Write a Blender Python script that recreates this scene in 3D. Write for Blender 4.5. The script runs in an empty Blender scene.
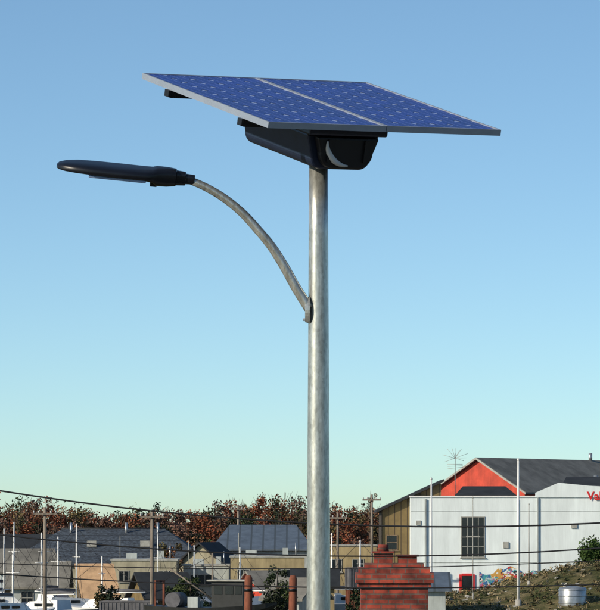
import bpy, math, random
from mathutils import Vector, Matrix, noise
R=random.Random(7)
scene=bpy.context.scene
scene.view_settings.view_transform='Standard'
scene.view_settings.look='None'
scene.view_settings.exposure=0

# ---------------------------------------------------------------- materials
def mat(name,col,rough=.7,metal=0,var=.18,scale=3,col2=None,spec=.4,coat=0,bump=0,stretch=(1,1,1),grime=0):
    m=bpy.data.materials.new(name); m.use_nodes=True
    nt=m.node_tree; n=nt.nodes; l=nt.links
    b=n['Principled BSDF']
    tc=n.new('ShaderNodeTexCoord'); mp=n.new('ShaderNodeMapping'); mp.inputs['Scale'].default_value=stretch
    l.new(tc.outputs['Object'],mp.inputs['Vector'])
    ns=n.new('ShaderNodeTexNoise'); ns.inputs['Scale'].default_value=scale; ns.inputs['Detail'].default_value=6
    ns.inputs['Roughness'].default_value=.65
    l.new(mp.outputs[0],ns.inputs['Vector'])
    cr=n.new('ShaderNodeValToRGB')
    c2=col2 or tuple(max(0,c*(1-var*2)) for c in col)
    c1=tuple(min(1,c*(1+var*.6)) for c in col)
    cr.color_ramp.elements[0].position=.32; cr.color_ramp.elements[0].color=(*c2,1)
    cr.color_ramp.elements[1].position=.62; cr.color_ramp.elements[1].color=(*c1,1)
    l.new(ns.outputs['Fac'],cr.inputs[0]); out=cr.outputs[0]
    if grime:
        mp2=n.new('ShaderNodeMapping'); mp2.inputs['Scale'].default_value=(1.6,1.6,.16); l.new(tc.outputs['Object'],mp2.inputs[0])
        n2=n.new('ShaderNodeTexNoise'); n2.inputs['Scale'].default_value=1.5; n2.inputs['Detail'].default_value=8; n2.inputs['Roughness'].default_value=.75; l.new(mp2.outputs[0],n2.inputs['Vector'])
        mr=n.new('ShaderNodeMapRange'); mr.inputs[1].default_value=.35; mr.inputs[2].default_value=.6; mr.inputs[3].default_value=1-grime; mr.inputs[4].default_value=1; l.new(n2.outputs['Fac'],mr.inputs[0])
        mx=n.new('ShaderNodeMix'); mx.data_type='RGBA'; mx.blend_type='MULTIPLY'; mx.inputs['Factor'].default_value=1
        l.new(out,mx.inputs[6]); l.new(mr.outputs[0],mx.inputs[7]); out=mx.outputs[2]
    l.new(out,b.inputs['Base Color'])
    b.inputs['Roughness'].default_value=rough; b.inputs['Metallic'].default_value=metal
    b.inputs['Specular IOR Level'].default_value=spec
    if coat: b.inputs['Coat Weight'].default_value=coat; b.inputs['Coat Roughness'].default_value=.05
    if bump:
        bp=n.new('ShaderNodeBump'); bp.inputs['Strength'].default_value=bump; bp.inputs['Distance'].default_value=.02
        l.new(ns.outputs['Fac'],bp.inputs['Height']); l.new(bp.outputs[0],b.inputs['Normal'])
    return m
def mat_attr(name,rough=.8,spec=.2,metal=0,coat=0):
    m=bpy.data.materials.new(name); m.use_nodes=True
    nt=m.node_tree; b=nt.nodes['Principled BSDF']
    a=nt.nodes.new('ShaderNodeAttribute'); a.attribute_name='Col'
    nt.links.new(a.outputs['Color'],b.inputs['Base Color'])
    b.inputs['Roughness'].default_value=rough; b.inputs['Specular IOR Level'].default_value=spec
    b.inputs['Metallic'].default_value=metal
    if coat: b.inputs['Coat Weight'].default_value=coat; b.inputs['Coat Roughness'].default_value=.08
    return m
def mat_brick(name,c1,c2,mortar,scale=1.0,bw=.22,rh=.075,msize=.012,rough=.85):
    m=bpy.data.materials.new(name); m.use_nodes=True
    nt=m.node_tree; n=nt.nodes; l=nt.links; b=n['Principled BSDF']
    tc=n.new('ShaderNodeTexCoord'); sp=n.new('ShaderNodeSeparateXYZ'); l.new(tc.outputs['Object'],sp.inputs[0])
    ad=n.new('ShaderNodeMath'); ad.operation='ADD'; l.new(sp.outputs[0],ad.inputs[0]); l.new(sp.outputs[1],ad.inputs[1])
    cb=n.new('ShaderNodeCombineXYZ'); l.new(ad.outputs[0],cb.inputs[0]); l.new(sp.outputs[2],cb.inputs[1])
    br=n.new('ShaderNodeTexBrick'); l.new(cb.outputs[0],br.inputs['Vector'])
    br.inputs['Color1'].default_value=(*c1,1); br.inputs['Color2'].default_value=(*c2,1); br.inputs['Mortar'].default_value=(*mortar,1)
    br.inputs['Scale'].default_value=scale; br.inputs['Brick Width'].default_value=bw; br.inputs['Row Height'].default_value=rh
    br.inputs['Mortar Size'].default_value=msize
    ns=n.new('ShaderNodeTexNoise'); ns.inputs['Scale'].default_value=5; ns.inputs['Detail'].default_value=5; l.new(tc.outputs['Object'],ns.inputs['Vector'])
    mr=n.new('ShaderNodeMapRange'); mr.inputs[1].default_value=.35; mr.inputs[2].default_value=.65; mr.inputs[3].default_value=.35; mr.inputs[4].default_value=1.25
    l.new(ns.outputs['Fac'],mr.inputs[0])
    mx=n.new('ShaderNodeMix'); mx.data_type='RGBA'; mx.blend_type='MULTIPLY'; mx.inputs['Factor'].default_value=1
    l.new(br.outputs['Color'],mx.inputs[6]); l.new(mr.outputs[0],mx.inputs[7]); l.new(mx.outputs[2],b.inputs['Base Color'])
    bp=n.new('ShaderNodeBump'); bp.invert=True; bp.inputs['Distance'].default_value=.01; l.new(br.outputs['Fac'],bp.inputs['Height']); l.new(bp.outputs[0],b.inputs['Normal'])
    b.inputs['Roughness'].default_value=rough
    return m
def mat_stripes(name,col,dark,freq,axis=0,rough=.7,metal=0):
    m=mat(name,col,rough=rough,metal=metal,var=.15,scale=1.2)
    nt=m.node_tree; n=nt.nodes; l=nt.links; b=n['Principled BSDF']
    src=b.inputs['Base Color'].links[0].from_socket
    tc=n['Texture Coordinate']; sp=n.new('ShaderNodeSeparateXYZ'); l.new(tc.outputs['Object'],sp.inputs[0])
    mu=n.new('ShaderNodeMath'); mu.operation='MULTIPLY'; mu.inputs[1].default_value=freq; l.new(sp.outputs[axis],mu.inputs[0])
    fr=n.new('ShaderNodeMath'); fr.operation='FRACT'; l.new(mu.outputs[0],fr.inputs[0])
    lt=n.new('ShaderNodeMath'); lt.operation='LESS_THAN'; lt.inputs[1].default_value=.14; l.new(fr.outputs[0],lt.inputs[0])
    mx=n.new('ShaderNodeMix'); mx.data_type='RGBA'; l.new(lt.outputs[0],mx.inputs['Factor']); l.new(src,mx.inputs[6]); mx.inputs[7].default_value=(*dark,1)
    l.new(mx.outputs[2],b.inputs['Base Color'])
    return m
def mat_galv(name):
    m=bpy.data.materials.new(name); m.use_nodes=True
    nt=m.node_tree; n=nt.nodes; l=nt.links; b=n['Principled BSDF']
    tc=n.new('ShaderNodeTexCoord')
    vo=n.new('ShaderNodeTexVoronoi'); vo.inputs['Scale'].default_value=70
    mp=n.new('ShaderNodeMapping'); mp.inputs['Scale'].default_value=(1,1,.7); l.new(tc.outputs['Object'],mp.inputs[0]); l.new(mp.outputs[0],vo.inputs['Vector'])
    mp2=n.new('ShaderNodeMapping'); mp2.inputs['Scale'].default_value=(30,30,5); l.new(tc.outputs['Object'],mp2.inputs[0])
    ns=n.new('ShaderNodeTexNoise'); ns.inputs['Scale'].default_value=1; ns.inputs['Detail'].default_value=8; ns.inputs['Roughness'].default_value=.78; l.new(mp2.outputs[0],ns.inputs['Vector'])
    sp=n.new('ShaderNodeSeparateColor'); l.new(vo.outputs['Color'],sp.inputs[0])
    ad=n.new('ShaderNodeMath'); ad.operation='MULTIPLY_ADD'; ad.inputs[1].default_value=.10; l.new(sp.outputs[0],ad.inputs[0]); l.new(ns.outputs['Fac'],ad.inputs[2])
    cr=n.new('ShaderNodeValToRGB'); e=cr.color_ramp.elements
    e[0].position=.36; e[0].color=(.23,.23,.205,1); e[1].position=.76; e[1].color=(.60,.61,.57,1)
    x=e.new(.55); x.color=(.41,.415,.38,1)
    l.new(ad.outputs[0],cr.inputs[0]); l.new(cr.outputs[0],b.inputs['Base Color'])
    b.inputs['Metallic'].default_value=.65; b.inputs['Roughness'].default_value=.3
    bp=n.new('ShaderNodeBump'); bp.inputs['Strength'].default_value=.25; bp.inputs['Distance'].default_value=.003; l.new(ns.outputs['Fac'],bp.inputs['Height']); l.new(bp.outputs[0],b.inputs['Normal'])
    return m

M={}
M['galv']=mat_galv('galvanised_steel')
M['navy']=mat('black_lamp_paint',(.006,.007,.012),rough=.35,var=.1,scale=8)
M['boxblue']=mat('enclosure_paint',(.012,.020,.045),rough=.4,var=.15,scale=6)
M['black']=mat('black_metal',(.006,.006,.008),rough=.5,var=.1)
M['lens']=mat('led_lens',(.20,.30,.50),rough=.1,var=.1,scale=30,spec=.8,coat=.5)
M['alu']=mat('anodised_frame',(.30,.34,.40),rough=.4,metal=.3,var=.05,scale=10)
M['backsheet']=mat('panel_backsheet',(.36,.48,.80),rough=.3,var=.02)
M['busbar']=mat('cell_busbar',(.10,.16,.42),rough=.35,var=.02)
M['capgrey']=mat('light_trim',(.5,.5,.5),rough=.5,var=.08)
M['white']=mat('white_paint_weathered',(.72,.79,.80),rough=.7,var=.06,scale=.6,stretch=(1,1,.35),grime=.14)
M['white2']=mat('white_gloss',(.74,.74,.72),rough=.4,var=.05)
M['trim']=mat('dull_window_trim',(.33,.33,.30),rough=.7,var=.15)
M['red']=mat('red_siding',(.55,.06,.03),rough=.7,var=.16,scale=1,grime=.3)
M['redp']=mat('red_sign_paint',(.6,.02,.02),rough=.5,var=.05)
M['roofgrey']=mat('grey_roofing',(.19,.18,.155),rough=.85,var=.2,scale=.9)
M['roofdark']=mat('dark_roofing',(.022,.025,.028),rough=.8,var=.25,scale=1)
M['slate']=mat_brick('slate_roofing',(.045,.06,.08),(.065,.083,.105),(.028,.036,.048),bw=.9,rh=.4,msize=.03)
M['slate2']=mat_stripes('metal_roofing',(.09,.12,.16),(.05,.065,.08),1.1)
M['tanroof']=mat('tan_canvas',(.50,.32,.18),rough=.9,var=.12,scale=1,grime=.25)
M['brown']=mat_stripes('brown_boards',(.17,.12,.05),(.05,.035,.02),2.4)
M['beige']=mat('beige_stucco',(.38,.35,.25),rough=.9,var=.12,scale=.8,grime=.35)
M['ochre']=mat('ochre_siding',(.36,.29,.16),rough=.9,var=.12,scale=.8,grime=.35)
M['pale']=mat('pale_siding',(.42,.46,.45),rough=.8,var=.1,scale=.8,grime=.35)
M['glass']=mat('window_glass',(.012,.016,.02),rough=.12,var=.2,scale=2,spec=.6)
M['wood']=mat('weathered_wood',(.17,.12,.08),rough=.9,var=.3,scale=6,stretch=(1,1,.15),bump=.4)
M['woodgrey']=mat('grey_wood_pole',(.19,.16,.13),rough=.9,var=.3,scale=6,stretch=(1,1,.12))
M['rust']=mat('rusty_pile',(.17,.055,.03),rough=.9,var=.35,scale=4,stretch=(1,1,.3))
M['brick']=mat_brick('red_brick',(.36,.055,.03),(.18,.025,.015),(.14,.085,.07),msize=.010)
M['concrete']=mat('concrete',(.36,.35,.32),rough=.9,var=.15,scale=2,bump=.2)
M['steel']=mat('tank_steel',(.45,.47,.48),rough=.35,metal=.7,var=.12,scale=2,grime=.3)
M['wire']=mat('cable_rubber',(.012,.012,.014),rough=.6,var=.1)
M['asphalt']=mat('asphalt',(.05,.05,.05),rough=.9,var=.2,scale=8,bump=.2)
M['marking']=mat('road_marking',(.7,.7,.66),rough=.8,var=.1,scale=6)
M['leaf']=mat_attr('leaf_mix'); M['bark']=mat('bark',(.09,.065,.05),rough=.95,var=.25,scale=5)
M['cell']=mat_attr('silicon_cell',rough=.28,spec=.5,coat=.22)
M['hullblue']=mat('blue_hull',(.03,.05,.10),rough=.3,var=.05)
M['hulldark']=mat('tarred_hull',(.02,.022,.022),rough=.5,var=.2,grime=.4)
M['cover']=mat('sail_cover',(.10,.10,.11),rough=.8,var=.2)

def ground_mat():
    m=bpy.data.materials.new('rough_grass'); m.use_nodes=True
    nt=m.node_tree; n=nt.nodes; l=nt.links; b=n['Principled BSDF']
    tc=n.new('ShaderNodeTexCoord')
    n1=n.new('ShaderNodeTexNoise'); n1.inputs['Scale'].default_value=.5; n1.inputs['Detail'].default_value=9; n1.inputs['Roughness'].default_value=.8
    l.new(tc.outputs['Object'],n1.inputs['Vector'])
    cr=n.new('ShaderNodeValToRGB'); e=cr.color_ramp.elements
    e[0].position=.34; e[0].color=(.025,.03,.012,1); e[1].position=.68; e[1].color=(.33,.27,.15,1)
    x=e.new(.46); x.color=(.09,.09,.035,1); x=e.new(.56); x.color=(.19,.155,.08,1)
    l.new(n1.outputs['Fac'],cr.inputs[0]); l.new(cr.outputs[0],b.inputs['Base Color'])
    b.inputs['Roughness'].default_value=.95; b.inputs['Specular IOR Level'].default_value=.1
    bp=n.new('ShaderNodeBump'); bp.inputs['Distance'].default_value=.4; bp.inputs['Strength'].default_value=.8
    l.new(n1.outputs['Fac'],bp.inputs['Height']); l.new(bp.outputs[0],b.inputs['Normal'])
    return m
M['ground']=ground_mat()
def mural_mat():
    m=bpy.data.materials.new('graffiti_paint'); m.use_nodes=True
    nt=m.node_tree; n=nt.nodes; l=nt.links; b=n['Principled BSDF']
    tc=n.new('ShaderNodeTexCoord')
    ns=n.new('ShaderNodeTexNoise'); ns.inputs['Scale'].default_value=2.2; ns.inputs['Detail'].default_value=3; l.new(tc.outputs['Object'],ns.inputs['Vector'])
    va=n.new('ShaderNodeVectorMath'); va.operation='MULTIPLY_ADD'; va.inputs[1].default_value=(1.2,1.2,1.2); l.new(ns.outputs['Color'],va.inputs[0]); l.new(tc.outputs['Object'],va.inputs[2])
    vo=n.new('ShaderNodeTexVoronoi'); vo.inputs['Scale'].default_value=4.6; l.new(va.outputs[0],vo.inputs['Vector'])
    sp=n.new('ShaderNodeSeparateColor'); l.new(vo.outputs['Color'],sp.inputs[0])
    cr=n.new('ShaderNodeValToRGB'); cr.color_ramp.interpolation='CONSTANT'; e=cr.color_ramp.elements
    e[0].position=0; e[0].color=(.03,.12,.3,1); e[1].position=.82; e[1].color=(.65,.68,.65,1)
    for p,c in ((.15,(.45,.04,.04)),(.3,(.5,.28,.06)),(.42,(.05,.28,.30)),(.55,(.02,.02,.03)),(.66,(.30,.42,.45)),(.74,(.35,.12,.25))):
        x=e.new(p); x.color=(*c,1)
    l.new(sp.outputs[0],cr.inputs[0]); l.new(cr.outputs[0],b.inputs['Base Color']); b.inputs['Roughness'].default_value=.7
    return m
M['mural']=mural_mat()

# ---------------------------------------------------------------- geometry helpers
def link(ob,parent=None):
    scene.collection.objects.link(ob)
    if parent: ob.parent=parent
    return ob
def empty(name,loc=(0,0,0),rz=0):
    e=bpy.data.objects.new(name,None); e.location=loc; e.rotation_euler=(0,0,rz); e.empty_display_size=.3
    return link(e)
def mesh(name,v,f,m=None,parent=None,smooth=False,loc=(0,0,0)):
    me=bpy.data.meshes.new(name); me.from_pydata([tuple(p) for p in v],[],f); me.update()
    if m: me.materials.append(m)
    if smooth:
        for p in me.polygons: p.use_smooth=True
    o=bpy.data.objects.new(name,me); o.location=loc
    return link(o,parent)
BF=[(0,3,2,1),(4,5,6,7),(0,1,5,4),(1,2,6,5),(2,3,7,6),(3,0,4,7)]
def boxv(x0,x1,y0,y1,z0,z1): return [(x0,y0,z0),(x1,y0,z0),(x1,y1,z0),(x0,y1,z0),(x0,y0,z1),(x1,y0,z1),(x1,y1,z1),(x0,y1,z1)]
def box(name,parent,x0,x1,y0,y1,z0,z1,m,bevel=0):
    o=mesh(name,boxv(x0,x1,y0,y1,z0,z1),BF,m,parent)
    if bevel:
        b=o.modifiers.new('b','BEVEL'); b.width=bevel; b.segments=2
    return o
def boxes(name,parent,L,m):
    v=[];f=[]
    for b in L:
        k=len(v); v+=boxv(*b); f+=[tuple(i+k for i in q) for q in BF]
    return mesh(name,v,f,m,parent)
def tube(name,parent,pts,rad,m,seg=12,caps=True,smooth=True):
    P=[Vector(p) for p in pts]; n=len(P)
    if not hasattr(rad,'__len__'): rad=[rad]*n
    v=[];f=[]; ref=None
    for i in range(n):
        t=(P[min(i+1,n-1)]-P[max(i-1,0)]).normalized()
        if ref is None:
            ref=Vector((0,1,0)) if abs(t.y)<.9 else Vector((1,0,0))
        a=(ref-t*ref.dot(t)).normalized(); b=t.cross(a); ref=a
        for k in range(seg):
            an=2*math.pi*k/seg; v.append(P[i]+(a*math.cos(an)+b*math.sin(an))*rad[i])
    for i in range(n-1):
        for k in range(seg):
            k2=(k+1)%seg; f.append((i*seg+k,i*seg+k2,(i+1)*seg+k2,(i+1)*seg+k))
    if caps:
        f.append(tuple(range(seg-1,-1,-1))); f.append(tuple((n-1)*seg+k for k in range(seg)))
    o=mesh(name,v,f,m,parent,smooth)
    if smooth and caps:
        o.data.polygons[-1].use_smooth=False; o.data.polygons[-2].use_smooth=False
    return o
def catmull(pts,n=8):
    P=[Vector(p) for p in pts]; P=[P[0]*2-P[1]]+P+[P[-1]*2-P[-2]]; out=[]
    for i in range(1,len(P)-2):
        for k in range(n):
            t=k/n; a,b,c,d=P[i-1:i+3]
            out.append(.5*((2*b)+(c-a)*t+(2*a-5*b+4*c-d)*t*t+(3*b-a-3*c+d)*t**3))
    out.append(P[-2]); return out
def ss(a,b,x):
    t=max(0,min(1,(x-a)/(b-a))); return t*t*(3-2*t)

# ---------------------------------------------------------------- terrain
def gz(x,y):
    h=4.6*ss(400,520,y)
    yard=2.3*ss(3,8,x)*ss(205,240,y)*(1-ss(300,380,y))
    bank=(.3+1.75*ss(9.5,17.5,x))*ss(222,240,y)*(1-ss(246,256,y))*ss(7,11,x)
    r=0
    if y>150: r=(noise.noise(Vector((x*.35,y*.2,0)))*.25+noise.noise(Vector((x*.9,y*.5,3)))*.16)*ss(7,11,x)*ss(222,240,y)*(1-ss(248,255,y))
    if y>430: r+=noise.noise(Vector((x*.01,y*.01,1)))*1.5
    return h+yard+bank+r
xs=[-3000,-1500,-700,-300,-150]+[-80+4*i for i in range(21)]+[1+.5*i for i in range(70)]+[40,60,100,200,400,900,1800,3000]
ys=[-300,-60,0,20,60,100,150,200]+[210+1.0*i for i in range(51)]+[264,275,290,310,330,360,390,410,430,450,470,490,510,530,560,600,700,900,1500,3000,5000]
v=[(x,y,gz(x,y)) for y in ys for x in xs]; nx=len(xs)
f=[(j*nx+i,j*nx+i+1,(j+1)*nx+i+1,(j+1)*nx+i) for j in range(len(ys)-1) for i in range(nx-1)]
mesh('ground',v,f,M['ground'],smooth=True)
mesh('road',[(-120,12,.004),(120,12,.004),(120,20,.004),(-120,20,.004)],[(0,1,2,3)],M['asphalt'])
mk=[];fk=[]
for i in range(30):
    k=len(mk); x=-88+i*6; mk+=[(x,15.94,.008),(x+3,15.94,.008),(x+3,16.06,.008),(x,16.06,.008)]; fk.append((k,k+1,k+2,k+3))
mesh('road_marking',mk,fk,M['marking'])
pv=empty('pavement'); box('slab',pv,-120,120,20.15,24.6,-.1,.12,M['concrete']); box('kerb',pv,-120,120,20,20.147,-.1,.13,M['concrete'])

# ---------------------------------------------------------------- solar street lamp
L=empty('solar_street_lamp',(.107,23.16,0))
lx,ly=.107,23.16
pole_pts=[(0,0,.12+i*.45) for i in range(21)]; pole_pts[-1]=(0,0,9.12)
tube('pole',L,pole_pts,[.106-.0057*p[2] for p in pole_pts],M['galv'],seg=48)
tube('pole_base_flange',L,[(0,0,.12),(0,0,.15)],.19,M['galv'],seg=24,smooth=False)
tube('pole_top_collar',L,[(0,0,9.07),(0,0,9.13)],.063,M['black'],seg=24)
arm=[( -.055,-.03,8.235),(-.13,-.035,8.355),(-.20,-.04,8.48),(-.27,-.045,8.59),(-.352,-.05,8.69),(-.44,-.055,8.785),(-.54,-.06,8.867),(-.655,-.065,8.935),(-.775,-.07,8.985)]
ap=catmull(arm,6); n=len(ap)
tube('arm',L,ap,[.030-.008*i/(n-1) for i in range(n)],M['galv'],seg=24)
bp=[];bf=[]
for s in range(24):
    a=2*math.pi*s/24; bp.append((-.048,-.03+.038*math.cos(a),8.225+.078*math.sin(a)))
for s in range(24):
    a=2*math.pi*s/24; bp.append((-.078,-.03+.034*math.cos(a),8.225+.07*math.sin(a)))
bf=[tuple(range(24)),tuple(range(47,23,-1))]+[(i,24+i,24+(i+1)%24,(i+1)%24) for i in range(24)]
mesh('arm_bracket',bp,bf,M['galv'],L)
for z in (8.17,8.285): tube('bracket_bolt',L,[(-.078,-.03,z),(-.09,-.03,z)],.009,M['alu'],seg=6,smooth=False)
lum=empty('luminaire'); lum.parent=L
fx=Vector((-math.cos(math.radians(5.5)),-.06,math.sin(math.radians(5.5)))).normalized()
up=Vector((0,0,1)); up=(up-fx*up.dot(fx)).normalized(); side=up.cross(fx).normalized()
rm=Matrix((fx,side,up)).transposed().to_4x4()
roll=Matrix.Rotation(math.radians(-13),4,'X')
lum.matrix_local=Matrix.Translation((-.745,-.07,8.978))@rm@roll
sec=[(-.03,.027,.027,-.027),(.02,.029,.03,-.030),(.025,.036,.04,-.038),(.075,.040,.044,-.042),(.08,.062,.052,-.046),(.13,.08,.056,-.053),(.19,.105,.054,-.053),(.215,.125,.045,-.034),(.26,.145,.042,-.026),(.40,.155,.042,-.022),(.55,.152,.042,-.020),(.65,.135,.040,-.018),(.715,.105,.034,-.016),(.755,.065,.024,-.012),(.768,.03,.012,-.006)]
v=[];f=[];ns_=32
for (u,w,zt,zb) in sec:
    for k in range(ns_):
        a=2*math.pi*k/ns_; c,s=math.cos(a),math.sin(a); e=.62
        v.append((u,w*math.copysign(abs(c)**e,c),(zt if s>0 else -zb)*math.copysign(abs(s)**e,s)))
for i in range(len(sec)-1):
    for k in range(ns_):
        k2=(k+1)%ns_; f.append((i*ns_+k,i*ns_+k2,(i+1)*ns_+k2,(i+1)*ns_+k))
f.append(tuple(range(ns_-1,-1,-1))); f.append(tuple((len(sec)-1)*ns_+k for k in range(ns_)))
o=mesh('housing',v,f,M['navy'],lum,smooth=True)
o.modifiers.new('es','EDGE_SPLIT').split_angle=math.radians(50)
box('led_lens',lum,.25,.58,-.13,.13,-.032,-.016,M['lens'],.006)
box('hinge_latch',lum,.185,.225,-.05,.05,-.058,-.03,M['navy'],.004)

ah=Vector((1.345,.780,.0317)).normalized(); bh=Vector((.758,-1.290,-.419)); bh=(bh-ah*bh.dot(ah)).normalized()
Y=-bh; Z=ah.cross(Y).normalized()
H=empty('solar_head'); H.parent=L
H.matrix_local=Matrix.Translation((.117-lx,23.5-ly,9.473))@Matrix((ah,Y,Z)).transposed().to_4x4()
S=.778; fw=.012; th=.036
for side_i,(xa,xb) in enumerate(((-S,-.002),(.002,S))):
    p=empty('solar_panel'); p.parent=H
    boxes('frame',p,[(xa,xa+fw,-S,S,-th,0),(xb-fw,xb,-S,S,-th,0),(xa+fw,xb-fw,-S,-S+fw,-th,0),(xa+fw,xb-fw,S-fw,S,-th,0)],M['alu'])
    box('backsheet',p,xa+fw,xb-fw,-S+fw,S-fw,-.012,-.006,M['backsheet'])
    v=[];f=[];cols=[]
    x0=xa+fw+.004; x1=xb-fw-.004; y0=-S+fw+.005; y1=S-fw-.005
    cx=(x1-x0)/6; cy=(y1-y0)/12; g=.0009; ch=.023
    for i in range(6):
        for j in range(12):
            a0=x0+i*cx+g;a1=x0+(i+1)*cx-g;b0=y0+j*cy+g;b1=y0+(j+1)*cy-g;k=len(v);z=-.004
            v+=[(a0+ch,b0,z),(a1-ch,b0,z),(a1,b0+ch,z),(a1,b1-ch,z),(a1-ch,b1,z),(a0+ch,b1,z),(a0,b1-ch,z),(a0,b0+ch,z)]
            f.append(tuple(range(k,k+8))); t=R.uniform(.85,1.15); cols.append((.006*t,.024*t,.25*t*R.uniform(.95,1.05),1))
    o=mesh('cells',v,f,M['cell'],p)
    ca=o.data.color_attributes.new('Col','FLOAT_COLOR','CORNER')
    for pl in o.data.polygons:
        for li in pl.loop_indices: ca.data[li].color=cols[pl.index]
    L2=[]
    for i in range(6):
        for q in (.3,.7):
            xx=x0+(i+q)*cx; L2.append((xx-.0008,xx+.0008,y0,y1,-.0038,-.0034))
    boxes('busbars',p,L2,M['busbar'])
boxes('mounting_rails',H,[(-S,S,-.50,-.46,-th-.045,-th-.003),(-S,S,.40,.44,-th-.045,-th-.003),(-.25,-.21,-.5,.42,-th-.09,-th-.047),(.0,.04,-.5,.42,-th-.09,-th-.047)],M['black'])
boxes('rail_end_clamps',H,[(-S-.018,-S-.002,-.505,-.455,-th-.04,-th+.0),(-S-.018,-S-.002,.395,.445,-th-.04,-th+.0)],M['black'])
def trough(name,ya,yb,xc,hw,ztop,zbot,rb,m,flare=.04):
    prof=[(xc-hw-flare,ztop),(xc+hw+flare,ztop)]
    for k in range(9):
        a=-k*math.pi/2/8; prof.append((xc+hw-rb+rb*math.cos(a),zbot+rb+rb*math.sin(a)))
    for k in range(9):
        a=-math.pi/2-k*math.pi/2/8; prof.append((xc-hw+rb+rb*math.cos(a),zbot+rb+rb*math.sin(a)))
    n=len(prof); v=[(x,ya,z) for x,z in prof]+[(x,yb,z) for x,z in prof]
    f=[tuple(range(n-1,-1,-1)),tuple(range(n,2*n))]+[(i,(i+1)%n,n+(i+1)%n,n+i) for i in range(n)]
    o=mesh(name,v,f,m,H); b=o.modifiers.new('b','BEVEL'); b.width=.012; b.segments=2; b.limit_method='ANGLE'; return o
trough('battery_enclosure',-.60,.20,-.17,.20,-.092,-.295,.07,M['boxblue'])
trough('enclosure_end_cap',-.655,-.601,-.165,.175,-.10,-.28,.09,M['black'],.03)
trough('enclosure_lid_lip',-.66,.24,-.17,.26,-.045,-.09,.012,M['boxblue'],.0)
boxes('cap_ribs',H,[(-.30,-.28,-.668,-.656,-.24,-.11),(-.06,-.04,-.668,-.656,-.24,-.11)],M['black'])
arc=[]
for k in range(15):
    a=math.radians(178+k*6.6)
    arc.append((-.16+.165*math.cos(a)*.9,-.662,-.125+.135*math.sin(a)))
tube('gasket_trim',H,arc,[.005+.013*math.sin(math.pi*k/14) for k in range(15)],M['capgrey'],seg=10)
tube('mount_yoke',L,[(0,0,9.1),(0,0,9.2)],[.055,.085],M['black'],seg=20)
box('yoke_plate',L,-.075,.075,-.075,.075,9.115,9.135,M['black'],.005)

# ---------------------------------------------------------------- overhead cables and their poles
def utility_pole(x,y,h,arms=2,r=.15,base=0,name='utility_pole'):
    e=empty(name,(x,y,base))
    tube('post',e,[(0,0,-.3),(0,0,h*.5),(0,0,h)],[r,r*.85,r*.7],M['woodgrey'],seg=12)
    for i in range(arms):
        z=h-.35-i*.9; q_=.55 if arms==1 else 1
        box('crossarm',e,-1.1*q_,1.1*q_,-.06-r,-r+.04,z-.05,z+.05,M['woodgrey'])
        for q in (-1,-.55,.55,1): tube('insulator',e,[(q*q_,-.01-r,z+.053),(q*q_,-.01-r,z+.17)],[.04,.03],M['capgrey'],seg=8)
    return e
utility_pole(-14,50,10.9,2); utility_pole(18,50,10.9,2)
oc=empty('overhead_cables')
def cable(x0,z0,a,rad,y,xa=-14,xb=18,tilt=0):
    pts=[]
    for i in range(61):
        x=xa+(xb-xa)*i/60; pts.append((x,y,z0+a*(x-x0)**2+tilt*(x-x0)))
    tube('cable',oc,pts,rad,M['wire'],seg=8)
cable(1.9,6.94,.0141,.0105,50)
cable(.9,6.57,.0125,.009,50.15)
cable(1.2,6.18,.0070,.008,49.8)
cable(-.4,6.42,.0060,.006,49.6)
# ---------------------------------------------------------------- brick house + chimney
ch=empty('brick_chimney',(1.41,60,0))
w=.50
boxes('shaft',ch,[(-w,w,-.35,.35,4.9,6.02)],M['brick'])
boxes('corbel',ch,[(-w-.04,w+.04,-.39,.39,6.02,6.09),(-w-.08,w+.08,-.43,.43,6.09,6.24),(-w-.03,w+.03,-.38,.38,6.24,6.32),(-w+.06,w-.06,-.30,.30,6.32,6.385)],M['brick'])
boxes('flue_stack',ch,[(-.30,-.02,-.2,.2,6.385,6.53),(.06,.34,-.2,.2,6.385,6.48)],M['brick'])
boxes('flue_coping',ch,[(-.33,.0,-.23,.23,6.53,6.56),(.04,.37,-.23,.23,6.48,6.51)],M['brick'])
tube('flue_pot',ch,[(-.16,0,6.56),(-.16,0,6.66)],[.085,.075],M['brick'],seg=16)
def window(parent,x0,x1,z0,z1,y,nx=2,nz=2,fm='trim',face=-1):
    t=.055; L=[(x0-t,x0,y-.05,y,z0-t,z1+t),(x1,x1+t,y-.05,y,z0-t,z1+t),(x0,x1,y-.05,y,z0-t,z0),(x0,x1,y-.05,y,z1,z1+t)]
    for i in range(1,nx):
        x=x0+(x1-x0)*i/nx; L.append((x-.02,x+.02,y-.04,y-.021,z0,z1))
    for i in range(1,nz):
        z=z0+(z1-z0)*i/nz; L.append((x0,x1,y-.038,y-.0215,z-.02,z+.02))
    boxes('window_frame',parent,L,M[fm]); box('window_glass',parent,x0,x1,y-.02,y+.01,z0,z1,M['glass'])
    box('window_sill',parent,x0-t-.05,x1+t+.05,y-.12,y-.002,z0-t-.06,z0-t-.002,M[fm])
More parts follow.
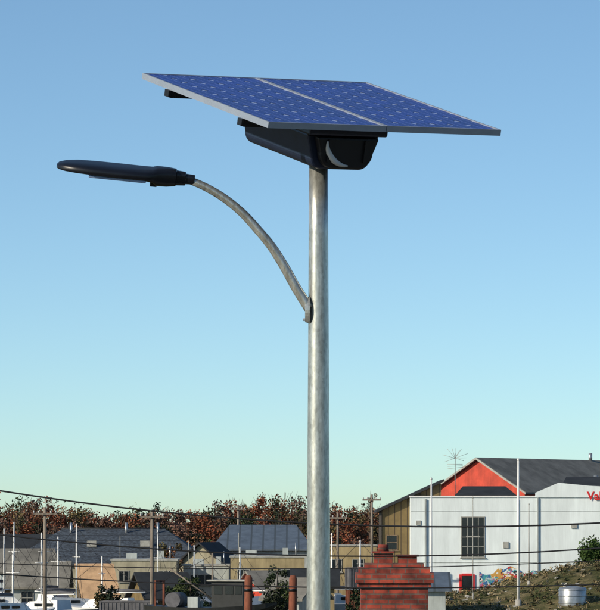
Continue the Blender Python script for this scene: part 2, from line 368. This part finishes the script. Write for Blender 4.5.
def gable_building(name,cx,cy,z0,w,d,eave,ridge,wall,roof,rz=0,axis='x',over=.35,wins=(),hip=0,fm='trim',door=None):
    e=empty(name,(cx,cy,z0),rz)
    box('walls',e,-w/2,w/2,-d/2,d/2,-.5,eave,M[wall])
    A=w/2;Bq=d/2;o=over;t=.14
    if axis=='x':
        gv=[(-A,-Bq,eave),(A,-Bq,eave),(A,Bq,eave),(-A,Bq,eave),(-A+hip,0,ridge-.06),(A-hip,0,ridge-.06)]
        mesh('gable_walls',gv,[(0,1,5,4),(2,3,4,5),(1,2,5),(3,0,4),(0,3,2,1)],M[wall],e)
        sl=(ridge-eave)/Bq; ez=eave-sl*o; ah_=A+o; rx=A-hip+(o if hip==0 else 0)
        rv=[(-ah_,-Bq-o,ez),(ah_,-Bq-o,ez),(rx,0,ridge),(-rx,0,ridge),(ah_,Bq+o,ez),(-ah_,Bq+o,ez)]
    else:
        gv=[(-A,-Bq,eave),(A,-Bq,eave),(A,Bq,eave),(-A,Bq,eave),(0,-Bq,ridge-.06),(0,Bq,ridge-.06)]
        mesh('gable_walls',gv,[(0,1,4),(2,3,5),(1,2,5,4),(3,0,4,5),(0,3,2,1)],M[wall],e)
        sl=(ridge-eave)/A; ez=eave-sl*o
        rv=[(-A-o,-Bq-o,ez),(-A-o,Bq+o,ez),(0,Bq+o,ridge),(0,-Bq-o,ridge),(A+o,Bq+o,ez),(A+o,-Bq-o,ez)]
    top=[(x,y,z+t) for x,y,z in rv]; v=rv+top
    f=[(0,1,2,3),(3,2,4,5)] ; f=[tuple(reversed(q)) for q in f]+[tuple(i+6 for i in q) for q in [(0,1,2,3),(3,2,4,5)]]
    per=[0,1,2,4,5,3]
    for i in range(6):
        a,b=per[i],per[(i+1)%6]; f.append((a,b,b+6,a+6))
    if hip and axis=='x': f+=[(1,4,2),(0,3,5),(7,10,8),(6,9,11)]
    mesh('roof',v,f,M[roof],e)
    for (a,b,c,dd,*k) in wins: window(e,a,b,c,dd,-d/2,*(k or (2,2)),fm=fm)
    if door: box('door',e,door[0],door[1],-d/2-.05,-d/2+.01,0,2.1,M[door[2]])
    return e
gable_building('brick_house',2.2,64,0,8,8.6,3.2,5.2,'brick','roofdark',wins=((-2.8,-1.6,1,2.3),(1.4,2.6,1,2.3)),door=(-.5,.5,'wood'))

# ---------------------------------------------------------------- right-hand warehouse group
W=empty('white_warehouse',(7.2,260,2))
box('walls',W,0,20,0,9,-.5,6.6,M['white'])
box('parapet_cap',W,-.06,8.1,-.06,9.05,6.602,6.70,M['white2'])
mesh('raised_parapet',[(8.1,-.08,6.6),(20,-.08,6.6),(20,-.08,6.95),(11.6,-.08,7.35),(9.6,-.08,7.55),(8.1,-.08,6.9),(8.1,.12,6.6),(20,.12,6.6),(20,.12,6.95),(11.6,.12,7.35),(9.6,.12,7.55),(8.1,.12,6.9)],
     [(0,1,2,3,4,5),(11,10,9,8,7,6),(0,6,7,1),(1,7,8,2),(2,8,9,3),(3,9,10,4),(4,10,11,5),(5,11,6,0)],M['white'],W)
window(W,3.3,4.75,2.75,5.3,0,4,4)
box('door',W,3.3,4.0,-.05,.01,.55,1.5,M['glass']); boxes('door_surround',W,[(3.15,3.3,-.09,-.002,.3,1.6),(4.0,4.15,-.09,-.002,.3,1.6),(3.3,4.0,-.09,-.002,1.5,1.65),(3.3,4.0,-.09,-.002,.3,.55)],M['redp'])
mv=[];n=26
for i in range(n+1):
    x=4.45+4.1*i/n; mv.append((x,-.012,.2))
for i in range(n+1):
    x=4.45+4.1*i/n; mv.append((x,-.012,1.85+.55*noise.noise(Vector((x*1.7,0,5)))+.3*math.sin(x*2.2)))
mesh('graffiti_mural',mv,[(i,i+1,n+2+i,n+1+i) for i in range(n)],M['mural'],W)
boxes('drainpipes',W,[(.9,1.0,-.12,-.02,.0,6.5),(8.2,8.28,-.12,-.02,.0,6.6),(6.9,6.96,-.1,-.02,2.2,6.5),(14.5,14.58,-.12,-.02,.0,6.4)],M['pale'])
boxes('wall_joints',W,[(0,20,-.018,-.003,2.35,2.39),(0,20,-.016,-.004,5.7,5.73)],M['pale'])
boxes('wall_vents',W,[(.35,.65,-.06,-.002,4.8,5.1),(6.0,6.35,-.08,-.002,3.3,3.7),(10.4,10.8,-.08,-.002,4.6,4.9)],M['trim'])
def leanto(x0,x1,y0,y1,zf,zb,zbase,m='roofdark'):
    v=[(x0,y0,zbase),(x1,y0,zbase),(x1,y1,zbase),(x0,y1,zbase),(x0,y0,zf),(x1,y0,zf),(x1-.6,y1,zb),(x0+.6,y1,zb)]
    mesh('rooflight_housing',v,BF,M[m],W)
leanto(2.9,6.9,.6,3,6.75,7.35,6.6); leanto(9.8,19.5,.5,4.5,7.3,8.0,6.6)
tube('roof_vent',W,[(12.4,5,6.6),(12.4,5,8.1)],.14,M['steel'],seg=12)
def text(name,parent,body,size,loc,m):
    c=bpy.data.curves.new(name,'FONT'); c.body=body; c.size=size; c.extrude=.01; c.materials.append(M[m]); c.offset=.015
    o=bpy.data.objects.new(name,c); o.location=loc; o.rotation_euler=(math.pi/2,0,0); link(o,parent)
text('painted_lettering',W,'Value Marine',.75,(11.45,-.10,6.45),'redp')
th_=math.radians(-35)
G=gable_building('red_gabled_hall',12.25+.574*11,275+.819*11,2.3,7.5,22,6.75,9.0,'red','roofgrey',rz=th_,axis='y',over=.28)
for s in (-1,1):
    A=Vector((s*4.03,-11.31,6.70)); B=Vector((0,-11.31,9.14))
    q=[(A.x,A.y,A.z-.13),(A.x,A.y,A.z),(B.x,B.y,B.z),(B.x,B.y,B.z-.15)]
    v=q+[(x,y-.05,z) for x,y,z in q]; mesh('rake_board',v,BF,M['trim'],G)
for i in range(3): tube('ridge_vent',G,[(0,4+2*i,9.05),(0,4+2*i,9.65)],.13,M['steel'],seg=10)
Bw=empty('brown_shed',(5.35,262.5,2))
v=[(0,0,-.5),(3.9,0,-.5),(3.9,9,-.5),(0,9,-.5),(0,0,5.75),(3.9,0,7.55),(3.9,9,7.55),(0,9,5.75)]
mesh('walls',v,BF,M['brown'],Bw)
v=[(-.35,-.4,5.62),(4.1,-.4,7.66),(4.1,9.4,7.66),(-.35,9.4,5.62)]; v=v+[(x,y,z+.16) for x,y,z in v]
mesh('roof',v,BF,M['roofdark'],Bw)
window(Bw,.35,1.0,3.2,4.1,0,1,2,fm='wood')

an=empty('tv_antenna',(10.2,263,8.6))
tube('mast',an,[(0,0,0),(0,0,2.9)],.03,M['trim'],seg=6)
for k in range(11):
    a=math.radians(-20+22*k); tube('element',an,[(0,0,2.6),(math.cos(a)*(.6+.3*((k*7)%3)/2),.1*math.sin(3*a),2.6+math.sin(a)*(.55+.3*((k*5)%4)/3))],.012,M['trim'],seg=5)
for k in range(3): tube('dipole',an,[(-.5,.3*k-.3,1.9+.15*k),(.5,.3*k-.3,2+.1*k)],.012,M['trim'],seg=5)

def flagpole(name,x,y,top,r,m='white2',spread=0):
    b=gz(x,y); e=empty(name,(x,y,b)); h=top-b
    tube('shaft',e,[(0,0,-.2),(0,0,h)],[r,r*.6],M[m],seg=10)
    tube('finial',e,[(0,0,h),(0,0,h+.12)],[r*1.1,r*.4],M[m],seg=8)
    tube('base',e,[(0,0,-.2),(0,0,.35)],[r*2.4,r*1.8],M['concrete'],seg=12)
    if spread: box('yard',e,-spread,spread,-.03,.03,h*.62,h*.62+.05,M[m])
    return e
flagpole('flagpole',12.55,230,10.55,.09); flagpole('flagpole',7.55,230,9.45,.07)
flagpole('light_mast',10.2,236,8.4,.03,'trim',.4); flagpole('light_mast',13.5,236,8.0,.045,'woodgrey')

T=empty('storage_tank',(15.6,229,2.25))
tube('drum',T,[(0,0,-.6),(0,0,.05),(0,0,.9),(0,0,1.0),(0,0,1.08)],[.8,.8,.8,.74,.2],M['steel'],seg=32)
for z in (.1,.5,.85): tube('band',T,[(0,0,z),(0,0,z+.05)],.825,M['steel'],seg=32)

# ---------------------------------------------------------------- left and centre buildings
sw=gable_building('slate_roofed_warehouse',-14.2,305,0,14.6,16,3.9,6.35,'beige','slate',hip=3.4,wins=((-5,-4,1.5,3),(-2,-1,1.5,3),(2,3,1.5,3),(5,6,1.5,3)))
tube('ridge_capping',sw,[(-4.0,0,6.5),(3.9,0,6.5)],.07,M['roofdark'],seg=8)
boxes('skylights',sw,[(-1.8,-1.1,-4.6,-3.9,5.15,5.6),(2.2,2.9,-4.6,-3.9,5.15,5.6)],M['trim'])
for x in (-3.2,1.0,3.4): tube('roof_flue',sw,[(x,-1,5.9),(x,-1,6.95)],.10,M['steel'],seg=8)
gable_building('metal_roofed_boathouse',-2.9,312,0,7.2,12,4.9,6.65,'pale','slate2',hip=1.0,wins=((-2.5,-1.5,2.2,3.8),(.5,1.5,2.2,3.8)))
gable_building('long_shed',-20.5,322,0,9,9,4.2,5.9,'brown','roofdark')
cs=empty('canvas_roof_shed',(-12.3,246,0))
mesh('roof',[(-1.0,-1.8,2.2),(1.4,-1.8,2.2),(.8,.6,4.35),(-1.6,.6,4.35),(-1.0,-1.8,2.3),(1.4,-1.8,2.3),(.8,.6,4.45),(-1.6,.6,4.45)],BF,M['tanroof'],cs)
boxes('posts',cs,[(x-.06,x+.06,y-.06,y+.06,0,h) for x,y,h in ((-.9,-1.6,2.3),(1.3,-1.6,2.3),(-1.3,.4,4.1),(.7,.4,4.1))],M['woodgrey'])
box('rear_wall',cs,-1.45,.75,.62,.72,0,4.2,M['brown'])
def flat_building(name,cx,cy,w,d,h,wall,cap='trim',wins=(),door=None,units=1):
    e=empty(name,(cx,cy,gz(cx,cy)))
    box('walls',e,-w/2,w/2,-d/2,d/2,-.5,h,M[wall])
    boxes('parapet',e,[(-w/2-.08,w/2+.08,-d/2-.08,d/2+.08,h+.002,h+.11)],M[cap])
    for (a,b,c,dd,*k) in wins: window(e,a,b,c,dd,-d/2,*(k or (2,1)))
    if units:
        boxes('roof_units',e,[(-w*.3,-w*.3+.7,-.4,.5,h+.112,h+.45),(w*.2,w*.2+.35,-.2,.2,h+.112,h+.6)],M['pale'])
        tube('roof_pipe',e,[(w*.38,0,h),(w*.38,0,h+.95)],.05,M['steel'],seg=8)
        tube('roof_aerial',e,[(-w*.4,0,h),(-w*.4,0,h+1.6)],.025,M['trim'],seg=6)
    return e
flat_building('pale_office',-10.1,262,4.2,6,4.5,'beige',wins=((-1.6,-1.0,3.2,3.8),(.95,1.55,3.2,3.8)))
flat_building('ochre_building',-2.1,262,4.8,6,4.7,'ochre',wins=((-1.9,-1.2,3.3,3.9),(.8,1.5,3.3,3.9)))
flat_building('white_workshop',-6.2,266,3.0,5,4.1,'pale',wins=((-1,.4,2.9,3.5,3,1),))
flat_building('tan_workshop',3.4,275,3.6,6,5.3,'ochre',wins=((-1.3,-.6,3.6,4.4),(.2,.9,3.6,4.4)),units=0)
gable_building('small_cottage',-16.6,255,0,3.4,4,3.0,4.4,'pale','roofgrey',wins=((-1,-.3,1.8,2.6),(.3,1,1.8,2.6)))
gable_building('boat_shed',6.6,228,0,3.2,5,3.2,4.0,'pale','slate2',wins=((-1,-.2,2.1,2.9),))
gable_building('lean_cabin',.9,240,0,2.3,4,3.2,4.1,'ochre','roofdark')
gable_building('net_shed',-8.2,236,0,2.6,4,2.6,3.9,'brown','roofdark',rz=.3)
gable_building('net_shed',-.2,228,0,2.0,4,2.7,3.7,'pale','roofgrey',rz=-.4)
gable_building('net_shed',-2.2,245,0,1.9,3,2.9,3.9,'red','roofgrey',rz=.5)
gable_building('small_cottage',-19.6,282,0,4,4,3.6,5.0,'white','roofgrey',rz=.25,wins=((-1,-.3,2.4,3.2),(.3,1,2.4,3.2)))
gable_building('small_cottage',-6.6,290,0,3.4,4,4.0,5.4,'beige','roofdark',rz=-.3,axis='y',wins=((-.9,-.3,2.9,3.6),(.3,.9,2.9,3.6)))
def container(x,y,z,col,rz=0,L_=3.0):
    e=empty('freight_container',(x,y,z),rz)
    box('body',e,-L_/2+.06,L_/2-.06,-.56,.56,.1,1.24,M[col])
    boxes('corrugations',e,[(-L_/2+.15+.22*i,-L_/2+.24+.22*i,-.59,-.562,.12,1.2) for i in range(int((L_-.3)/.22))],M[col])
    boxes('corner_posts',e,[(sx*(L_/2)-.06,sx*(L_/2)+.06,sy*.55-.06,sy*.55+.06,0,1.3) for sx in (-1,1) for sy in (-1,1)],M[col])
    boxes('top_rails',e,[(-L_/2+.061,L_/2-.061,-.6,-.52,1.22,1.31),(-L_/2+.061,L_/2-.061,.52,.6,1.22,1.31)],M[col])
for k in range(3):
    container(4.3,236,gz(4.3,236)+1.32*k,('hullblue','rust','cover')[k],.1*k)
for k in range(2): container(-9.5,222,1.32*k,('rust','cover')[k],-.15)

utility_pole(-12.75,200,7.75,1,.12); utility_pole(-7.4,200,7.6,1,.11); utility_pole(-5.1,330,8.4,1,.13); utility_pole(2.4,255,7.6,1,.10)
utility_pole(4.7,262,8.8,1,.10); utility_pole(-24,260,8.2,1)

def hull(e,L_,bw,top,depth,m,ns=14,npf=9):
    v=[];f=[]
    for i in range(ns+1):
        t=i/ns; u=-L_/2+L_*t; wd=max(.03,bw*math.sin(math.pi*min(1,(t*.86+.14)))**.6 if t<1 else .02)
        dz=.25*(t-.4)**2*3; keel=depth*max(0,math.sin(math.pi*min(1,t*.85+.12)))**.8
        for k in range(npf):
            a=math.pi*k/(npf-1); v.append((u,wd*math.cos(a),top+dz-keel*max(0,math.sin(a))**.7))
    for i in range(ns):
        for k in range(npf-1): f.append((i*npf+k,(i+1)*npf+k,(i+1)*npf+k+1,i*npf+k+1))
        f.append((i*npf,i*npf+npf-1,(i+1)*npf+npf-1,(i+1)*npf))
    f.append(tuple(range(npf)))
    mesh('hull',v,f,m,e,smooth=False)
def sailboat(x,y,mast_top,rz=0,hl='white2',L_=7.5):
    e=empty('sailboat',(x,y,0),rz); hull(e,L_,1.2,2.0,.9,M[hl])
    mesh('cabin',[(-1.6,-.6,2.05),(1.4,-.5,2.05),(1.4,.5,2.05),(-1.6,.6,2.05),(-1.5,-.5,2.6),(.9,-.4,2.5),(.9,.4,2.5),(-1.5,.5,2.6)],BF,M['white2'],e)
    boxes('cabin_windows',e,[(-1.2,-.6,-.6,.6,2.25,2.42),(-.3,.3,-.565,.565,2.25,2.40)],M['glass'])
    box('keel_fin',e,-.6,.5,-.06,.06,.25,1.2,M[hl])
    tube('mast',e,[(.3,0,2.1),(.3,0,mast_top)],[.055,.04],M['white2'],seg=8)
    tube('boom',e,[(.3,0,2.9),(-2.4,0,2.95)],.04,M['white2'],seg=8)
    tube('furled_sail_cover',e,[(.2,0,3.0),(-1.2,0,3.04),(-2.3,0,3.03)],[.09,.10,.05],M['cover'],seg=8)
    h=mast_top
    for a,b in (((.3,0,h-.1),(3.6,0,2.4)),((.3,0,h-.1),(-3.6,0,2.2)),((.3,0,h-.8),(.2,1.15,2.1)),((.3,0,h-.8),(.2,-1.15,2.1))): tube('stay',e,[a,b],.012,M['wire'],seg=4)
    tube('spreader',e,[(.3,-.5,(h+3)/2),(.3,.5,(h+3)/2)],.02,M['white2'],seg=5)
    for sx in (-1.6,1.6):
        for sy in (-1,1): tube('stand',e,[(sx,sy*1.3,0),(sx,sy*.8,1.7)],.04,M['rust'],seg=6)
    return e
sailboat(-13.4,235,6.9,.5); sailboat(-15.0,246,6.1,1.2,'hullblue'); sailboat(-17.9,238,6.6,.2); sailboat(-19.5,270,7.0,.9)
sailboat(-6.6,240,5.6,.6); sailboat(1.9,252,6.3,1.2); sailboat(3.4,244,5.9,.4); sailboat(-3.4,238,5.5,2.2,'hullblue')
sailboat(-11.2,232,5.0,2.8); sailboat(-16.6,262,7.1,1.9)
sailboat(-14.4,226,6.4,2.4,'hullblue'); sailboat(-9.0,252,6.5,1.5); sailboat(-16.0,220,5.4,.9)
fb=empty('fishing_boat',(-4.2,192,.9),-.25); hull(fb,6.4,1.25,2.0,1.2,M['hulldark'])
box('wheelhouse',fb,.1,1.7,-.6,.6,1.95,3.25,M['hulldark'],.04); box('wheelhouse_roof',fb,-.1,1.9,-.72,.72,3.252,3.34,M['trim'],.02)
boxes('wheelhouse_windows',fb,[(.25,.65,-.62,.62,2.65,3.05),(.8,1.2,-.62,.62,2.65,3.05),(1.3,1.6,-.62,.62,2.65,3.05)],M['glass'])
tube('mast',fb,[(0,0,1.9),(0,0,4.6)],.05,M['woodgrey'],seg=8); tube('derrick',fb,[(0,0,2.4),(-2.2,0,3.9)],.04,M['woodgrey'],seg=8)
tube('net_drum',fb,[(-1.8,-.7,2.35),(-1.8,.7,2.35)],.38,M['cover'],seg=16)
boxes('gallows',fb,[(-2.7,-2.6,-.8,-.7,1.9,3.2),(-2.7,-2.6,.7,.8,1.9,3.2),(-2.7,-2.6,-.8,.8,3.201,3.3)],M['rust'])
boxes('fish_boxes',fb,[(-1.1,-.6,-.5,0,1.98,2.5),(-1.1,-.6,.05,.5,1.98,2.3)],M['pale'])
for a,b in (((0,0,4.5),(3.1,0,2.4)),((0,0,4.5),(-2.6,0,3.2))): tube('stay',fb,[a,b],.012,M['wire'],seg=4)
boxes('cradle',fb,[(-1.8,-1.6,-1.1,1.1,-.9,1.0),(1.2,1.4,-1.0,1.0,-.9,1.1)],M['wood'])

for (x,y,top) in ((-1.95,150,5.0),(-.28,150,5.0)):
    e=empty('timber_piling',(x,y,0)); tube('pile',e,[(0,0,-.5),(0,0,3),(0.02,0,top-.12),(.02,0,top)],[.17,.16,.15,.10],M['rust'],seg=14)
    tube('pile_band',e,[(.01,0,top-.6),(.01,0,top-.5)],.162,M['black'],seg=14)

# ---------------------------------------------------------------- vegetation
def leaves(v,f,c,cx,cy,cz,rx,ry,rz,nclump,nl,size,cols,rr,cl=(.22,.42)):
    for _ in range(nclump):
        while True:
            p=Vector((rr.uniform(-1,1),rr.uniform(-1,1),rr.uniform(-1,1)))
            if p.length<1: break
        p=p*(.55+.45*rr.random())
        q=Vector((cx+p.x*rx,cy+p.y*ry,cz+p.z*rz)); cr=rr.uniform(*cl)*min(rx,rz)
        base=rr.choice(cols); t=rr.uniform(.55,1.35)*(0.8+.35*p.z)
        for _ in range(nl):
            d=Vector((rr.gauss(0,1),rr.gauss(0,1),rr.gauss(0,1))).normalized()*cr*rr.random()**.4
            o=q+d; a=Vector((rr.gauss(0,1),rr.gauss(0,1),rr.gauss(0,1))).normalized(); b=a.orthogonal().normalized()
            s=size*rr.uniform(.6,1.3); k=len(v)
            v+= [o+a*s,o+b*s*.7,o-a*s,o-b*s*.7]; f.append((k,k+1,k+2,k+3))
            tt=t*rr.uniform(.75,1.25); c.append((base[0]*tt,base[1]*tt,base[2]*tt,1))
def leafobj(name,v,f,c,parent=None,loc=(0,0,0)):
    o=mesh(name,v,f,M['leaf'],parent,loc=loc)
    ca=o.data.color_attributes.new('Col','FLOAT_COLOR','CORNER')
    arr=[]
    for q in c: arr+=list(q)*4
    ca.data.foreach_set('color',arr); return o
GREEN=[(.04,.06,.02),(.055,.075,.025),(.03,.045,.018)]; RUST=[(.22,.065,.03),(.19,.06,.03),(.16,.08,.04)]; OLIVE=[(.12,.09,.04),(.09,.075,.03)]; DARK=[(.014,.022,.012),(.022,.032,.014),(.03,.04,.017)]
BARE=[(.18,.10,.07),(.14,.08,.06)]
rr=random.Random(3); v=[];f=[];c=[]; tv=[];tf=[]
for row,(yy,hm) in enumerate(((455,.60),(475,.73),(500,.86),(530,.95))):
    x=-85
    while x<85:
        px=300+x/yy*4000
        crest=5.2+.9*math.sin(px*.021+2.2)+.5*math.sin(px*.05)+rr.uniform(-.8,.7)+(.9 if 210<px<400 else 0)
        h=crest*hm; w=rr.uniform(.9,2.2); g=gz(x,yy)
        cols=rr.choice([GREEN,RUST,RUST,OLIVE,DARK,RUST,RUST,BARE,BARE])
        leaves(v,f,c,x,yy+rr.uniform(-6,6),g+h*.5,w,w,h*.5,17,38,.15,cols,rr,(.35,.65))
        k=len(tv); r=.12
        tv+=[(x-r,yy,g-.5),(x+r,yy,g-.5),(x+r*.4,yy,g+h*.7),(x-r*.4,yy,g+h*.7)]; tf.append((k,k+1,k+2,k+3))
        for _ in range(5):
            a=rr.uniform(-.6,.6); k=len(tv); z0=g+h*rr.uniform(.5,.72); l_=h*rr.uniform(.18,.33)
            tv+=[(x-.05,yy,z0),(x+.05,yy,z0),(x+math.sin(a)*l_+.01,yy,z0+math.cos(a)*l_),(x+math.sin(a)*l_-.01,yy,z0+math.cos(a)*l_)]; tf.append((k,k+1,k+2,k+3))
        x+=rr.uniform(.9,2.0)
o=leafobj('distant_trees',v,f,c)
mesh('trunks',tv,tf,M['bark'],o)

def tree(name,x,y,z0,h,w,cols,nclump=26,nl=60,size=.13,sparse=False,seed=1):
    rr=random.Random(seed); e=empty(name,(x,y,z0))
    tube('trunk',e,[(0,0,-.3),(.05,0,h*.3),(-.04,.03,h*.6),(0,0,h*.93)],[h*.03,h*.022,h*.013,.01],M['bark'],seg=8)
    for i in range(11 if not sparse else 26):
        a=rr.uniform(0,6.28); z=h*rr.uniform(.25,.85); l=w*rr.uniform(.5,.95)*(1.15-z/h)
        tube('limb',e,[(0,0,z),(math.cos(a)*l*.5,math.sin(a)*l*.5,z+l*.25),(math.cos(a)*l,math.sin(a)*l,z+l*.65)],[h*.009,h*.006,.008],M['bark'],seg=5)
    v=[];f=[];c=[]
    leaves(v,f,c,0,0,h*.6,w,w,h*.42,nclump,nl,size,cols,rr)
    leafobj('foliage',v,f,c,e); return e
tree('shrub_tree',-5.6,205,0,4.4,.9,DARK+GREEN,40,110,.07,seed=2)
tree('shrub_tree',-2.9,200,0,4.2,.8,DARK,36,110,.07,seed=3)
tree('shrub_tree',-1.2,215,0,4.6,1.0,DARK+GREEN,34,100,.07,seed=4)
tree('shrub_tree',-6.6,225,0,4.0,1.0,GREEN,32,100,.07,seed=9)
tree('shrub_tree',3.2,205,0,4.1,.9,GREEN+DARK,32,100,.07,seed=5)
tree('shrub_tree',-18.4,226,0,3.7,1.1,GREEN+OLIVE,34,100,.07,seed=6)
tree('shrub_tree',-10.9,226,0,3.5,.8,OLIVE+DARK,34,100,.07,seed=16)
tree('green_bush',18.4,248,3.2,3.0,1.4,[(.05,.09,.02),(.07,.12,.03)],44,120,.08,seed=7)
tree('autumn_tree',5.3,300,2,7.9,.7,[(.16,.10,.05),(.12,.08,.04)],16,30,.07,True,seed=8)
tree('autumn_tree',3.1,330,0,7.6,1.2,RUST+OLIVE,36,70,.10,seed=12)
tree('autumn_tree',-9.2,285,0,5.9,1.1,RUST+OLIVE,36,80,.09,seed=22)
rr=random.Random(11); v=[];f=[];c=[]
for _ in range(1500):
    x=rr.uniform(8,30); y=rr.uniform(224,252); g=gz(x,y); r=rr.uniform(.08,.28)
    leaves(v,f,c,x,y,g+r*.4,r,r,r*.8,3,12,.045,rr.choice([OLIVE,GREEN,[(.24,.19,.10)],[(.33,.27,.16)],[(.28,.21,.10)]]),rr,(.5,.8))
leafobj('bank_scrub',v,f,c)
v=[];f=[]
for _ in range(110):
    x=rr.uniform(8,28); y=rr.uniform(224,244); g=gz(x,y); s=rr.uniform(.06,.2); k=len(v)
    P=[(dx*s*rr.uniform(.4,1.1),dy*s*rr.uniform(.4,1.1),dz*s*.6*rr.uniform(.3,1.1)) for dx,dy,dz in boxv(-1,1,-1,1,-1,1)]
    v+=[(x+a,y+b,g+c_) for a,b,c_ in P]; f+=[tuple(i+k for i in q) for q in BF]
mesh('rocks',v,f,M['concrete'])

# ---------------------------------------------------------------- light
sd=Vector((-.74,-.50,.40)).normalized()
su=bpy.data.lights.new('sun','SUN'); su.energy=5.0; su.angle=math.radians(.5); su.color=(1,.88,.70)
so=bpy.data.objects.new('sun',su); so.rotation_euler=(-sd).to_track_quat('-Z','Y').to_euler(); link(so)
wd=bpy.data.worlds.new('World'); scene.world=wd; wd.use_nodes=True; nt=wd.node_tree; n=nt.nodes; l=nt.links
bg=n['Background']; sky=n.new('ShaderNodeTexSky'); sky.sky_type='NISHITA'; sky.sun_disc=False
sky.sun_elevation=math.asin(sd.z); sky.sun_rotation=math.atan2(sd.x,sd.y)
sky.air_density=1.0; sky.dust_density=.7; sky.ozone_density=1.5
tc=n.new('ShaderNodeTexCoord'); mp=n.new('ShaderNodeMapping'); mp.vector_type='POINT'; mp.inputs['Scale'].default_value=(1,1,2.0); mp.inputs['Location'].default_value=(0,0,.028)
nm=n.new('ShaderNodeVectorMath'); nm.operation='NORMALIZE'
tint=n.new('ShaderNodeMix'); tint.data_type='RGBA'; tint.blend_type='MULTIPLY'; tint.inputs['Factor'].default_value=1; tint.inputs[7].default_value=(.88,1.07,1.14,1)
l.new(tc.outputs['Generated'],mp.inputs[0]); l.new(mp.outputs[0],nm.inputs[0]); l.new(nm.outputs[0],sky.inputs['Vector'])
l.new(sky.outputs[0],tint.inputs[6]); l.new(tint.outputs[2],bg.inputs['Color']); bg.inputs['Strength'].default_value=.138

# ---------------------------------------------------------------- camera
cd=bpy.data.cameras.new('camera'); cam=bpy.data.objects.new('camera',cd); link(cam)
cam.location=(0,0,7); cam.rotation_euler=(math.pi/2,0,0)
cd.sensor_fit='VERTICAL'; cd.sensor_height=36; cd.lens=36*4000/610
cd.shift_y=(522-305)/610
cd.clip_start=.5; cd.clip_end=8000
scene.camera=cam
